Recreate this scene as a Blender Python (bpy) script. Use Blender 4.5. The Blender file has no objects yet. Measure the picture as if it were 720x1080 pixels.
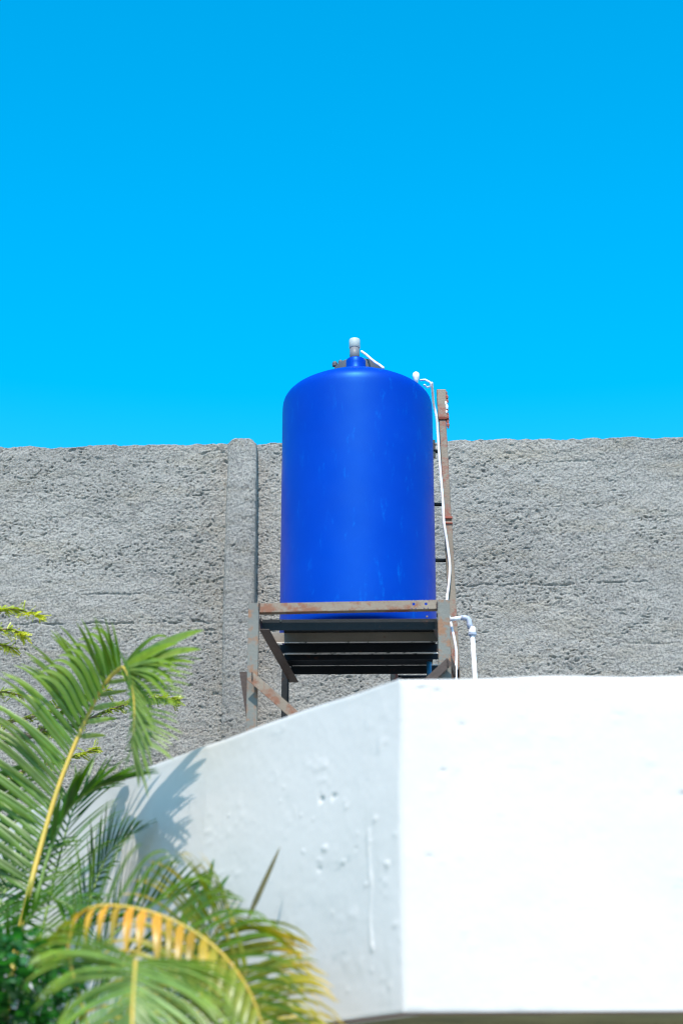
import bpy, math, random
import numpy as np
from mathutils import Vector, Matrix
random.seed(7)
R = math.radians
scene = bpy.context.scene
COL = scene.collection

# ------------------------------------------------------------------ camera
F = 1900.0; PITCH = R(21.4); EYE = 1.6
CP, SP = math.cos(PITCH), math.sin(PITCH)
cd = bpy.data.cameras.new('camera'); cam = bpy.data.objects.new('camera', cd); COL.objects.link(cam)
cam.location = (0, 0, EYE); cam.rotation_euler = (R(90) + PITCH, 0, 0)
cd.sensor_fit = 'VERTICAL'; cd.sensor_height = 36; cd.sensor_width = 24; cd.lens = F / 1080 * 36
cd.clip_end = 2000; cd.clip_start = .05
cd.dof.use_dof = True; cd.dof.focus_distance = 12.9; cd.dof.aperture_fstop = (cd.lens / 1000) / .048
scene.camera = cam

def at(px, py, Y):
    """measured point of the photograph, at the ground distance Y where the thing stands"""
    u = (px - 360) / F; v = (540 - py) / F
    t = Y / (CP - v * SP)
    return Vector((u * t, Y, EYE + t * (SP + v * CP)))

# ------------------------------------------------------------------ materials
def mat(name, color=(.5, .5, .5), rough=.6, metal=0.0, spec=.5):
    m = bpy.data.materials.new(name); m.use_nodes = True
    b = m.node_tree.nodes['Principled BSDF']
    b.inputs['Base Color'].default_value = (*color, 1); b.inputs['Roughness'].default_value = rough
    b.inputs['Metallic'].default_value = metal; b.inputs['Specular IOR Level'].default_value = spec
    return m
def N(m, t, **kw):
    n = m.node_tree.nodes.new(t)
    for k, v in kw.items(): setattr(n, k, v)
    return n
def L(m, a, b): m.node_tree.links.new(a, b)
def noise(m, scale, detail=4, rough=.55, coord='Object', stretch=None):
    tc = N(m, 'ShaderNodeTexCoord'); n = N(m, 'ShaderNodeTexNoise')
    n.inputs['Scale'].default_value = scale; n.inputs['Detail'].default_value = detail; n.inputs['Roughness'].default_value = rough
    if stretch:
        mp = N(m, 'ShaderNodeMapping'); mp.inputs['Scale'].default_value = stretch
        L(m, tc.outputs[coord], mp.inputs[0]); L(m, mp.outputs[0], n.inputs['Vector'])
    else: L(m, tc.outputs[coord], n.inputs['Vector'])
    return n.outputs['Fac']
def ramp(m, fac, stops):
    r = N(m, 'ShaderNodeValToRGB'); e = r.color_ramp.elements
    while len(e) < len(stops): e.new(.5)
    for i, (p, c) in enumerate(stops): e[i].position = p; e[i].color = (*c, 1)
    L(m, fac, r.inputs[0]); return r.outputs[0]
def bsdf(m): return m.node_tree.nodes['Principled BSDF']
def bump(m, fac, strength=.3, dist=.01):
    b = N(m, 'ShaderNodeBump'); b.inputs['Strength'].default_value = strength; b.inputs['Distance'].default_value = dist
    L(m, fac, b.inputs['Height']); L(m, b.outputs[0], bsdf(m).inputs['Normal'])
def mixc(m, fac, a, b, mode='MIX'):
    x = N(m, 'ShaderNodeMix', data_type='RGBA', blend_type=mode)
    for s, v in ((0, fac), (6, a), (7, b)):
        if isinstance(v, (int, float)): x.inputs[s].default_value = v
        elif isinstance(v, tuple): x.inputs[s].default_value = (*v, 1)
        else: L(m, v, x.inputs[s])
    return x.outputs[2]

# rough cast cement render
M_render = mat('rough_render', rough=.95, spec=.2)
c1 = ramp(M_render, noise(M_render, .9, 7, .65), [(.3, (.255, .245, .23)), (.52, (.325, .313, .292)), (.75, (.385, .368, .34))])
c2 = ramp(M_render, noise(M_render, 60, 4), [(.32, (.55, .55, .58)), (.55, (1, 1, 1)), (.75, (1.12, 1.12, 1.1))])
c3 = ramp(M_render, noise(M_render, 3.0, 6, .65, stretch=(.5, 1, 2.4)), [(.5, (1, 1, 1)), (.72, (.97, .93, .86))])
L(M_render, mixc(M_render, 1.0, mixc(M_render, 1.0, c1, c2, 'MULTIPLY'), c3, 'MULTIPLY'), bsdf(M_render).inputs['Base Color'])
bump(M_render, noise(M_render, 110, 5, .7), 1.0, .012)
M_smooth_cement = mat('plain_cement', (.36, .36, .35), .9)
L(M_smooth_cement, ramp(M_smooth_cement, noise(M_smooth_cement, 3, 6), [(.3, (.3, .3, .29)), (.7, (.42, .42, .4))]), bsdf(M_smooth_cement).inputs['Base Color'])
# white paint on plaster
M_white = mat('white_wall_paint', (.82, .83, .83), .55, spec=.35)
w1 = ramp(M_white, noise(M_white, 1.6, 6, .6), [(.35, (.55, .525, .51)), (.6, (.585, .555, .54))])
w2 = ramp(M_white, noise(M_white, 5.5, 8, .7, stretch=(.55, .55, 1.9)), [(.62, (1, 1, 1)), (.72, (.74, .79, .80))])
w3 = ramp(M_white, noise(M_white, 2.2, 8, .7, stretch=(3.2, 3.2, .35)), [(.60, (1, 1, 1)), (.78, (.88, .90, .89))])
L(M_white, mixc(M_white, 1.0, mixc(M_white, 1.0, w1, w2, 'MULTIPLY'), w3, 'MULTIPLY'), bsdf(M_white).inputs['Base Color'])
bump(M_white, noise(M_white, 26, 6, .6), .18, .005)
M_olive = mat('olive_soffit_paint', (.12, .13, .06), .7)
L(M_olive, ramp(M_olive, noise(M_olive, 2.5, 5), [(.3, (.16, .16, .08)), (.7, (.34, .33, .16))]), bsdf(M_olive).inputs['Base Color'])
M_redlip = mat('red_brown_drip_edge', (.22, .09, .06), .6)
# tank plastic
M_tank = mat('blue_tank_plastic', (.0, .042, .52), .34, spec=.65)
bsdf(M_tank).inputs['IOR'].default_value = 1.38
bsdf(M_tank).inputs['Specular Tint'].default_value = (.05, .75, 1, 1)
t1 = ramp(M_tank, noise(M_tank, 1.6, 4), [(.3, (.0, .022, .32)), (.7, (.0, .030, .37))])
t2 = ramp(M_tank, noise(M_tank, 7, 10, .8, stretch=(2.6, 2.6, .7)), [(.57, (0, 0, 0)), (.72, (.38, .38, .38))])
L(M_tank, mixc(M_tank, t2, t1, (.0, .20, .72)), bsdf(M_tank).inputs['Base Color'])
L(M_tank, ramp(M_tank, noise(M_tank, 4, 6), [(.3, (.38,) * 3), (.7, (.52,) * 3)]), bsdf(M_tank).inputs['Roughness'])
bump(M_tank, noise(M_tank, 2.2, 3), .12, .02)
M_tank_dark = mat('weathered_black_lid', (.07, .075, .09), .6)
M_cap = mat('milky_vent_cap', (.38, .44, .44), .5)
M_grey_pipe = mat('grey_vent_pipe', (.15, .16, .18), .5, spec=.4)
M_pvc = mat('white_pvc', (.78, .80, .84), .35)
L(M_pvc, ramp(M_pvc, noise(M_pvc, 22, 5), [(.35, (.66, .68, .72)), (.6, (.83, .84, .87))]), bsdf(M_pvc).inputs['Base Color'])
M_pvc_grey = mat('grey_pvc_fitting', (.40, .45, .56), .4)
M_cable = mat('white_hose', (.82, .80, .83), .45)
L(M_cable, ramp(M_cable, noise(M_cable, 9, 4), [(.35, (.78, .66, .70)), (.55, (.84, .84, .86))]), bsdf(M_cable).inputs['Base Color'])
M_bluepipe = mat('blue_pipe_plastic', (.06, .28, .50), .4)

def metal_paint(name, base, base2, rust, lo, hi, sc=9):
    m = mat(name, base, .55)
    a = ramp(m, noise(m, 3.5, 5), [(.3, base), (.7, base2)])
    f = ramp(m, noise(m, sc, 8, .7), [(lo, (0, 0, 0)), (hi, (1, 1, 1))])
    L(m, mixc(m, f, a, rust), bsdf(m).inputs['Base Color'])
    bump(m, noise(m, 45, 5), .5, .004)
    return m
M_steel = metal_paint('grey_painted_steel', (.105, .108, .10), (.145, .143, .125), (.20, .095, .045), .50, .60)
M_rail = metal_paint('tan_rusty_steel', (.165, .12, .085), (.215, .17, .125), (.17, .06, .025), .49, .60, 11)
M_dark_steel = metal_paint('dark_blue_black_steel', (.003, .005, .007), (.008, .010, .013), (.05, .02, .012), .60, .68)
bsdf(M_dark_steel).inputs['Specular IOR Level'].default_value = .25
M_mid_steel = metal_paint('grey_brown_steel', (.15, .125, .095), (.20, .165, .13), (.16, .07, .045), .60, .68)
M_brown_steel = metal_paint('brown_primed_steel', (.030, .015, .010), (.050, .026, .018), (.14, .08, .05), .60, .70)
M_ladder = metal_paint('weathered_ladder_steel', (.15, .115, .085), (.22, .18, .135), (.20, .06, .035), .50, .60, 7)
M_red_rust = mat('red_rust', (.28, .075, .05), .8)
M_bark = mat('tree_bark', (.16, .12, .08), .9)
M_cane = mat('yellow_palm_cane', (.52, .36, .06), .5)
L(M_cane, ramp(M_cane, noise(M_cane, 5, 4), [(.3, (.36, .33, .06)), (.65, (.60, .38, .05))]), bsdf(M_cane).inputs['Base Color'])

def leaf_mat(name, trans=.36, gloss=.035):
    m = bpy.data.materials.new(name); m.use_nodes = True; nt = m.node_tree; nt.nodes.clear()
    out = N(m, 'ShaderNodeOutputMaterial'); att = N(m, 'ShaderNodeAttribute', attribute_name='tint')
    d = N(m, 'ShaderNodeBsdfDiffuse'); t = N(m, 'ShaderNodeBsdfTranslucent'); g = N(m, 'ShaderNodeBsdfGlossy')
    g.inputs['Roughness'].default_value = .38; g.inputs['Color'].default_value = (.9, .95, .9, 1)
    nf = ramp(m, noise(m, 14, 4), [(.3, (.75, .78, .75)), (.7, (1.2, 1.15, 1.1))])
    c = mixc(m, 1.0, att.outputs['Color'], nf, 'MULTIPLY')
    L(m, c, d.inputs['Color'])
    h = N(m, 'ShaderNodeHueSaturation'); h.inputs['Saturation'].default_value = 1.15; h.inputs['Value'].default_value = 1.35
    L(m, c, h.inputs['Color']); L(m, h.outputs[0], t.inputs['Color'])
    a = N(m, 'ShaderNodeMixShader'); a.inputs[0].default_value = trans; L(m, d.outputs[0], a.inputs[1]); L(m, t.outputs[0], a.inputs[2])
    b = N(m, 'ShaderNodeMixShader'); b.inputs[0].default_value = gloss; L(m, a.outputs[0], b.inputs[1]); L(m, g.outputs[0], b.inputs[2])
    L(m, b.outputs[0], out.inputs['Surface']); return m
M_leaf = leaf_mat('palm_leaf')
M_small_leaf = leaf_mat('small_leaf', .45, .06)

# ------------------------------------------------------------------ mesh helpers
class MB:
    def __init__(s): s.v = []; s.f = []; s.c = []
    def add(s, vs, fs, col=None):
        o = len(s.v); s.v += [tuple(p) for p in vs]; s.f += [tuple(i + o for i in f) for f in fs]
        s.c += [col or (1, 1, 1)] * len(vs)
    def box(s, lo, hi, M=None):
        (a, b, c), (d, e, f) = lo, hi
        vs = [Vector(p) for p in ((a, b, c), (d, b, c), (d, e, c), (a, e, c), (a, b, f), (d, b, f), (d, e, f), (a, e, f))]
        if M: vs = [M @ p for p in vs]
        s.add(vs, [(3, 2, 1, 0), (4, 5, 6, 7), (0, 1, 5, 4), (1, 2, 6, 5), (2, 3, 7, 6), (3, 0, 4, 7)])
    def prof(s, pts2, A, B, side, up):
        """sweep a closed 2D section (x along side, y along up) from A to B"""
        n = len(pts2); vs = [A + side * x + up * y for x, y in pts2] + [B + side * x + up * y for x, y in pts2]
        fs = [(i, (i + 1) % n, (i + 1) % n + n, i + n) for i in range(n)] + [tuple(range(n - 1, -1, -1)), tuple(range(n, 2 * n))]
        s.add(vs, fs)
    def tube(s, pts, rad, seg=12, cap=True, col=None):
        pts = [Vector(p) for p in pts]; n = len(pts); vs = []; fs = []
        rad = rad if isinstance(rad, (list, tuple)) else [rad] * n
        T0 = (pts[1] - pts[0]).normalized(); U = T0.orthogonal().normalized()
        for i, p in enumerate(pts):
            T = (pts[min(i + 1, n - 1)] - pts[max(i - 1, 0)]).normalized()
            U = (U - T * U.dot(T)).normalized(); W = T.cross(U)
            vs += [p + (U * math.cos(a) + W * math.sin(a)) * rad[i] for a in (2 * math.pi * k / seg for k in range(seg))]
        for i in range(n - 1):
            for k in range(seg):
                k2 = (k + 1) % seg; fs.append((i * seg + k, i * seg + k2, (i + 1) * seg + k2, (i + 1) * seg + k))
        if cap: fs += [tuple(range(seg - 1, -1, -1)), tuple((n - 1) * seg + k for k in range(seg))]
        s.add(vs, fs, col)
    def lathe(s, prof, c=(0, 0, 0), seg=96, caps=True):
        n = len(prof); vs = []; fs = []
        for r, z in prof:
            vs += [(c[0] + r * math.cos(2 * math.pi * k / seg), c[1] + r * math.sin(2 * math.pi * k / seg), c[2] + z) for k in range(seg)]
        for i in range(n - 1):
            for k in range(seg):
                k2 = (k + 1) % seg; fs.append((i * seg + k, i * seg + k2, (i + 1) * seg + k2, (i + 1) * seg + k))
        if caps: fs += [tuple(range(seg - 1, -1, -1)), tuple((n - 1) * seg + k for k in range(seg))]
        s.add(vs, fs)
    def build(s, name, m, parent=None, smooth=False, bevel=0, tint=False):
        me = bpy.data.meshes.new(name); me.from_pydata(s.v, [], s.f)
        me.materials.append(m)
        if tint:
            a = me.color_attributes.new('tint', 'FLOAT_COLOR', 'POINT')
            a.data.foreach_set('color', np.array([(*c, 1) for c in s.c], dtype=np.float32).ravel())
        if smooth:
            for p in me.polygons: p.use_smooth = True
        o = bpy.data.objects.new(name, me); COL.objects.link(o)
        if parent:
            o.parent = parent
            M = parent_world(parent); o.matrix_parent_inverse = M.inverted()
        if bevel:
            b = o.modifiers.new('bevel', 'BEVEL'); b.width = bevel; b.segments = 2; b.limit_method = 'ANGLE'
        return o
def parent_world(p):
    return Matrix.Translation(p.location) if p.parent is None else Matrix.Identity(4)
def tag(o, label, cat, group=None, kind=None):
    if label: o['label'] = label
    if cat: o['category'] = cat
    if group: o['group'] = group
    if kind: o['kind'] = kind
    return o
def thing(name, loc, label, cat, group=None):
    o = bpy.data.objects.new(name, None); COL.objects.link(o); o.location = loc; o.empty_display_size = .2
    return tag(o, label, cat, group)

rng = np.random.default_rng(11)
def lattice(seed):
    return np.random.default_rng(seed).random((512, 512))
def vnoise(x, y, seed):
    g = lattice(seed); xi = np.floor(x).astype(int); yi = np.floor(y).astype(int); fx = x - xi; fy = y - yi
    fx = fx * fx * (3 - 2 * fx); fy = fy * fy * (3 - 2 * fy)
    a = g[yi % 512, xi % 512]; b = g[yi % 512, (xi + 1) % 512]; c = g[(yi + 1) % 512, xi % 512]; d = g[(yi + 1) % 512, (xi + 1) % 512]
    return (a * (1 - fx) + b * fx) * (1 - fy) + (c * (1 - fx) + d * fx) * fy
def worley(x, y, seed):
    gx, gy, ga = lattice(seed), lattice(seed + 500), lattice(seed + 900)
    xi = np.floor(x).astype(int); yi = np.floor(y).astype(int); best = np.zeros_like(x)
    for dx in (-1, 0, 1):
        for dy in (-1, 0, 1):
            a = (yi + dy) % 512; b = (xi + dx) % 512
            d = (xi + dx + gx[a, b] - x) ** 2 + (yi + dy + gy[a, b] - y) ** 2
            best = np.maximum(best, np.clip(1 - d / .75, 0, 1) * (.25 + .75 * ga[a, b]))
    return best
def grid_mesh(name, P, m, parent=None, smooth=True):
    """P: (rows, cols, 3) array of points -> one sheet"""
    nr, nc = P.shape[:2]; me = bpy.data.meshes.new(name)
    idx = np.arange(nr * nc).reshape(nr, nc)
    q = np.stack([idx[:-1, :-1], idx[:-1, 1:], idx[1:, 1:], idx[1:, :-1]], -1).reshape(-1, 4)
    me.vertices.add(nr * nc); me.vertices.foreach_set('co', P.astype(np.float32).ravel())
    me.loops.add(q.size); me.loops.foreach_set('vertex_index', q.ravel().astype(np.int32))
    me.polygons.add(len(q)); me.polygons.foreach_set('loop_start', np.arange(0, q.size, 4, dtype=np.int32))
    me.polygons.foreach_set('loop_total', np.full(len(q), 4, dtype=np.int32))
    me.polygons.foreach_set('use_smooth', np.full(len(q), smooth, dtype=bool))
    me.update(calc_edges=True); me.materials.append(m)
    o = bpy.data.objects.new(name, me); COL.objects.link(o)
    if parent: o.parent = parent; o.matrix_parent_inverse = parent_world(parent).inverted()
    return o

# ------------------------------------------------------------------ ground
M_ground = mat('concrete_yard', (.32, .31, .29), .9)
L(M_ground, ramp(M_ground, noise(M_ground, .8, 8, .6), [(.3, (.19, .17, .14)), (.7, (.30, .28, .24))]), bsdf(M_ground).inputs['Base Color'])
g = MB(); g.add([(-400, -400, 0), (400, -400, 0), (400, 400, 0), (-400, 400, 0)], [(0, 1, 2, 3)])
tag(g.build('ground', M_ground), None, None, kind='structure')

# ------------------------------------------------------------------ boundary wall
WS = -.0386
def wy(x): return 13.0 + WS * x
WTOP = at(360, 467.5, 13.0).z
def rough_height(X, Z, seed=0):
    w = vnoise(X / .30, Z / .22, 90 + seed)
    x = X + (vnoise(X / .05, Z / .05, 7 + seed) - .5) * .03; z = Z + (vnoise(X / .05, Z / .05, 8 + seed) - .5) * .03
    h = worley(x / .028, z / .021, 11 + seed) * .55 + worley(x / .016, z / .0125, 12 + seed) * .45 + (vnoise(X / .010, Z / .009, 3 + seed) - .5) * .22
    pit = np.clip(vnoise(x / .022, z / .013, 4 + seed) * 5 - 3.75, 0, 1) * np.clip(vnoise(X / .35, Z / .25, 9 + seed) * 3 - .7, .25, 1)
    h = h - pit * 1.0
    return h * (.009 + .010 * w) + vnoise(X / .09, Z / .06, 6 + seed) * .012 + vnoise(X / 1.3, Z / 1.0, 5 + seed) * .03
CRACKS = [(516, -5, 70, .7), (543, 45, 155, .6), (590, 20, 130, .4), (625, 75, 200, .8), (655, -5, 238, 1.2), (620, 470, 690, 1.1), (641, 485, 600, .5),
          (492, 560, 640, .7), (560, 500, 600, .3), (655, 268, 298, .7), (578, 150, 236, .35), (560, -5, 40, .5), (684, 640, 725, .5)]
def wall_height(X, Z):
    h = rough_height(X, Z)
    for py, xa, xb, a in CRACKS:
        p = at((xa + xb) / 2, py, 13.0); A = at(xa, py, 13.0).x; B = at(xb, py, 13.0).x
        wob = (vnoise(X / .11, X * 0 + py, 31) - .5) * .022 + (vnoise(X / .03, X * 0 + py, 33) - .5) * .010
        w = np.clip((X - A) / .2, 0, 1) * np.clip((B - X) / .2, 0, 1) * np.clip(vnoise(X / .09, X * 0 + py, 32) * 2.4 - .35, 0, 1)
        h -= a * .014 * w * np.exp(-((Z - p.z - wob) / .008) ** 2)
    # long shallow trowel ridge right of the tank, as on the real wall
    return h
wall = thing('boundary_wall', (0, 13.2, 0), 'tall grey rough cast cement wall behind the blue tank, with one pilaster', 'wall')
xs = np.concatenate([np.arange(-9, -3.2, .035), np.arange(-3.2, 3.2, .0052), np.arange(3.2, 9, .035)])
zs = np.concatenate([np.arange(0, 4.0, .05), np.arange(4.0, WTOP, .0055)])
X, Z = np.meshgrid(xs, zs)
H = wall_height(X, Z)
topw = (vnoise(xs / .25, xs * 0, 40) - .5) * .02 + (vnoise(xs / .06, xs * 0, 41) - .5) * .016
Zt = Z + np.clip((Z - WTOP + .3) / .3, 0, 1) * topw[None, :]
P = np.stack([X, wy(X) - H, Zt], -1)
# rounded crest running back over the wall top
cr = []
for dy, dz in ((.02, .012), (.06, .02), (.22, .02), (.25, 0), (.25, -WTOP)):
    row = np.stack([xs, wy(xs) + dy + 0 * xs, (np.full_like(xs, WTOP) + topw + dz) if dz > -1 else 0 * xs], -1); cr.append(row)
P = np.concatenate([P, np.stack(cr)], 0)
grid_mesh('rough_render_panel', P, M_render, wall)
# pilaster
pL, pR = at(240, 600, 12.9).x, at(267.5, 600, 12.9).x
yb = wy((pL + pR) / 2) + .05; dep = .30
pz = at(256, 463, yb - dep).z
ss = []; w_ = pR - pL
for t in np.arange(0, dep, .008): ss.append((pL, yb - t, 0))
for t in np.arange(0, w_, .0072): ss.append((pL + t, yb - dep, 1))
for t in np.arange(0, dep + .001, .008): ss.append((pR, yb - dep + t, 2))
zz = np.concatenate([np.arange(0, 4, .05), np.arange(4, pz, .0072)])
sa = np.array([(a, b) for a, b, _ in ss]); sk = np.array([c for *_, c in ss])
arc = np.arange(len(ss)) * .0075
A2, Z2 = np.meshgrid(arc, zz); H2 = rough_height(A2 + 40, Z2, 20) * .9
nx = np.where(sk == 0, -1, np.where(sk == 2, 1, 0)); ny = np.where(sk == 1, -1, 0)
edge = np.exp(-((sa[:, 0] - pL) / .02) ** 2) + np.exp(-((sa[:, 0] - pR) / .02) ** 2)
PX = sa[:, 0][None] + nx[None] * H2 * .5; PY = sa[:, 1][None] + ny[None] * H2 + (edge * (sk == 1))[None] * .012
drop = (np.abs(sa[:, 0] - (pL + pR) / 2) / (w_ / 2)) ** 5 * .035
PZ = Z2 - (np.clip((Z2 - pz + .2) / .2, 0, 1) * drop[None])
Pp = np.stack([PX, PY, PZ], -1)
back = Pp[-1].copy(); back[:, 1] = yb + .08; mid = (Pp[-1] + back) / 2
Pp = np.concatenate([Pp, mid[None], back[None]], 0)
grid_mesh('pilaster', Pp, M_render, wall)

# ------------------------------------------------------------------ white building (flat roof with deep parapet)
C0 = at(420, 716, 7.5); ZT = C0.z; ZB = at(428, 1068, 7.5).z
corner = Vector((C0.x + .005, 7.5)); d1 = Vector((-.906, 1.153)).normalized(); J = Vector((-.661, 8.653))
d2 = Vector((-math.sin(R(36.5)), math.cos(R(36.5)))); far_left = J + d2 * 4.6
dr = Vector((1, -math.tan(R(2.9)))).normalized(); right = corner + dr * 6
bld = thing('white_building', (2, 9, 0), 'white painted flat roofed building with deep bare parapet in front of the tank', 'building')
BUMPS = []
def px_on_left(px, py):   # (distance along the left face, height) of a mark seen on it
    lo, hi = 0.0, 2.2
    for _ in range(40):
        m_ = (lo + hi) / 2; q = corner + d1 * m_; u = at(px, py, q.y)
        if u.x < q.x: lo = m_
        else: hi = m_
    return m_, u.z
for px, py, r, a in [(343, 894, .020, 1), (331, 864, .012, .6), (362, 909, .016, 1), (337, 907, .02, .6), (320, 898, .012, .7), (395, 864, .016, 1), (377, 878, .013, .6),
                     (408, 911, .018, 1), (417, 880, .014, .7), (392, 1000, .02, 1.0), (386, 933, .012, .7), (416, 975, .02, .6), (392, 1024, .018, .4), (367, 1010, .014, .4),
                     (296, 845, .01, .5), (242, 860, .009, .8), (340, 842, .022, -.9), (352, 839, .02, -.7), (365, 851, .014, .6), (318, 860, .010, .6), (336, 916, .018, -.5),
                     (370, 965, .014, .4), (350, 962, .012, .4), (366, 1045, .015, .5), (410, 1040, .014, .4), (375, 895, .01, -.5), (390, 888, .01, .5), (300, 830, .012, .3)]:
    s_, z_ = px_on_left(px, py); BUMPS.append((s_, z_, r, a))
RIDGE = [px_on_left(389, 875), px_on_left(391, 998)]
def plaster(S, Zv, seed, bumps=(), ridge=None):
    h = (vnoise(S / .5, Zv / .4, seed) - .5) * .012 + (vnoise(S / .11, Zv / .09, seed + 1) - .5) * .0013 + (vnoise(S / .028, Zv / .03, seed + 2) - .5) * .0009
    pat = np.clip(vnoise(S / .13, Zv / .10, seed + 3) - .72, 0, 1) * np.clip(vnoise(S / .035, Zv / .03, seed + 4) - .4, 0, 1)
    h += pat * .020
    for s_, z_, r, a in bumps:
        a = a * (2.2 if a < 0 else 1); rr = r * .85 * (1 + 1.3 * (vnoise(S / .018, Zv / .018, seed + 5) - .5))
        h += a * .0060 * np.exp(-(((S - s_) / rr) ** 2 + ((Zv - z_) / (rr * .8)) ** 2) ** 1.3)
    if ridge:
        (s0, z0), (s1, z1) = ridge; t = np.clip((z0 - Zv) / (z0 - z1), 0, 1)
        h += .008 * np.exp(-((S - (s0 + (s1 - s0) * t) - .006 * np.sin(Zv * 21)) / .007) ** 2) * (t > 0) * (t < 1) * np.clip(vnoise(S * 0, Zv / .06, 77) + .25, 0, 1)
    return h
def face(name, A, B, seed, bumps=(), ridge=None, step=.008, open_a=False, open_b=False):
    D = (B - A); ln = D.length; D = D / ln; nrm = Vector((D.y, -D.x))
    if nrm.y > 0: nrm = -nrm
    S, Zv = np.meshgrid(np.linspace(0, ln, int(ln / step)), np.linspace(ZB, ZT, int((ZT - ZB) / step)))
    h = plaster(S, Zv, seed, bumps, ridge); e = np.clip(np.minimum(np.minimum(S + open_a * 9, ln - S + open_b * 9), np.minimum(Zv - ZB, ZT - Zv)) / .02, 0, 1)
    h = h * e - (1 - e) ** 2 * .006
    zj = (vnoise((S + A.x * 3) / .35, S * 0, seed + 8) - .5) * .014 * np.clip((Zv - ZT + .2) / .2, 0, 1)
    P = np.stack([A.x + D.x * S + nrm.x * h, A.y + D.y * S + nrm.y * h, Zv + zj], -1)
    return P
dummy = None
PF = face('f', corner, right, 50, [(0.09, 3.72, .02, -.5), (.16, 3.71, .014, -.5), (.26, 3.55, .012, -.7), (.18, 3.36, .012, -.6), (1.18, 3.24, .02, -.8), (1.25, 3.235, .015, .6), (.11, 3.0, .015, -.5), (.17, 2.98, .012, .5)])
grid_mesh('front_parapet_face', PF, M_white, bld)
PL = face('l', corner, J, 60, BUMPS, RIDGE, open_b=True)[:, ::-1]
grid_mesh('side_parapet_face', PL, M_white, bld)
J2 = J + Vector((.002, .004))
PL2 = face('l2', J2, far_left, 60, step=.012, open_a=True)[:, ::-1]
grid_mesh('side_parapet_face', PL2, M_white, bld)
# parapet core, roof slab, soffit, walls below
def inset(p, q, d):  # shift a segment inward
    D = (q - p).normalized(); n_ = Vector((-D.y, D.x)); return p + n_ * d, q + n_ * d
core = MB()
for A, B in ((corner, right), (corner, J), (J2, far_left)):
    D = (B - A).normalized(); n_ = Vector((-D.y, D.x))
    if n_.y < 0: n_ = -n_
    a0 = A + n_ * .010; b0 = B + n_ * .010; a1 = A + n_ * .16; b1 = B + n_ * .16
    zlo, zhi = ZB + .006, ZT - .007
    vs = [Vector((p.x, p.y, z)) for z in (zlo, zhi) for p in (a0, b0, b1, a1)]
    core.add(vs, [(3, 2, 1, 0), (4, 5, 6, 7), (0, 1, 5, 4), (1, 2, 6, 5), (2, 3, 7, 6), (3, 0, 4, 7)])
    break_ = None
core.build('parapet_core', M_white, bld)
slab = MB(); ring = [corner + Vector((.02, .05)), right + Vector((0, .05)), Vector((right.x, 12.6)), Vector((far_left.x + .1, 12.6)), far_left + Vector((.06, .0)), J + Vector((.07, .02))]
n = len(ring)
def prism(mb, ring, z0, z1):
    n = len(ring); vs = [(p.x, p.y, z0) for p in ring] + [(p.x, p.y, z1) for p in ring]
    mb.add(vs, [tuple(range(n - 1, -1, -1)), tuple(range(n, 2 * n))] + [(i, (i + 1) % n, (i + 1) % n + n, i + n) for i in range(n)])
prism(slab, ring, 3.14, 3.30); slab.build('roof_slab', M_smooth_cement, bld)
sof = MB(); prism(sof, ring, ZB + .035, ZB + .06); sof.build('soffit', M_olive, bld)
lip = MB()
for A, B in ((corner, right), (corner, far_left)):
    D = (B - A).normalized(); n_ = Vector((-D.y, D.x)); n_ = n_ if n_.y > 0 else -n_
    M4 = None; a0 = A + n_ * .013; b0 = B + n_ * .013; a1 = A + n_ * .035; b1 = B + n_ * .035
    vs = [Vector((p.x, p.y, z)) for z in (ZB - .006, ZB + .004) for p in (a0, b0, b1, a1)]
    lip.add(vs, [(3, 2, 1, 0), (4, 5, 6, 7), (0, 1, 5, 4), (1, 2, 6, 5), (2, 3, 7, 6), (3, 0, 4, 7)])
lip.build('drip_edge', M_redlip, bld)
low = MB(); inner = [corner + Vector((.35, .95)), right + Vector((-.3, .95)), Vector((right.x - .3, 12.55)), Vector((far_left.x + 1.1, 12.55)), J + Vector((.75, .55))]
prism(low, inner, 0, ZB + .03); low.build('lower_wall', M_white, bld)

# ------------------------------------------------------------------ tank stand
FL = at(262, 640, 10.45); FR = at(474, 640, 10.42)
FLx, FRx = FL.x, FR.x
RLx = at(297, 712, 11.64).x; RRx = at(484, 712, 11.60).x
ROOF = 3.30; LEG_TOP = at(268, 636, 10.45).z
stand = thing('tank_stand', (.1, 11.05, ROOF), 'rusty grey angle iron stand carrying the blue water tank on the roof', 'tank stand')
EX, EY, EZ = Vector((1, 0, 0)), Vector((0, 1, 0)), Vector((0, 0, 1))
def angle(A, B, side, up, w=.062, w2=.062, t=.006):
    """L section from A to B; the web runs along side, the flange along up"""
    mb = MB(); mb.prof([(0, 0), (w, 0), (w, t), (t, t), (t, w2), (0, w2)], Vector(A), Vector(B), side, up); return mb
# legs: front pair lit flange towards the camera
l = angle((FLx + .064, 10.45, ROOF), (FLx + .064, 10.45, LEG_TOP), -EX, EY, .064); l.build('leg', M_steel, stand, bevel=.0015)
l = angle((FRx - .074, 10.42, ROOF), (FRx - .074, 10.42, LEG_TOP + .012), EX, EY, .074); l.build('leg', M_steel, stand, bevel=.0015)
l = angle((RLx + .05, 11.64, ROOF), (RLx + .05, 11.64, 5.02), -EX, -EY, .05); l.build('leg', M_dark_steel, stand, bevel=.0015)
l = angle((RRx, 11.62, ROOF), (RRx, 11.62, 5.02), -EX, -EY, .06); l.build('leg', M_brown_steel, stand, bevel=.0015)
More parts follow.
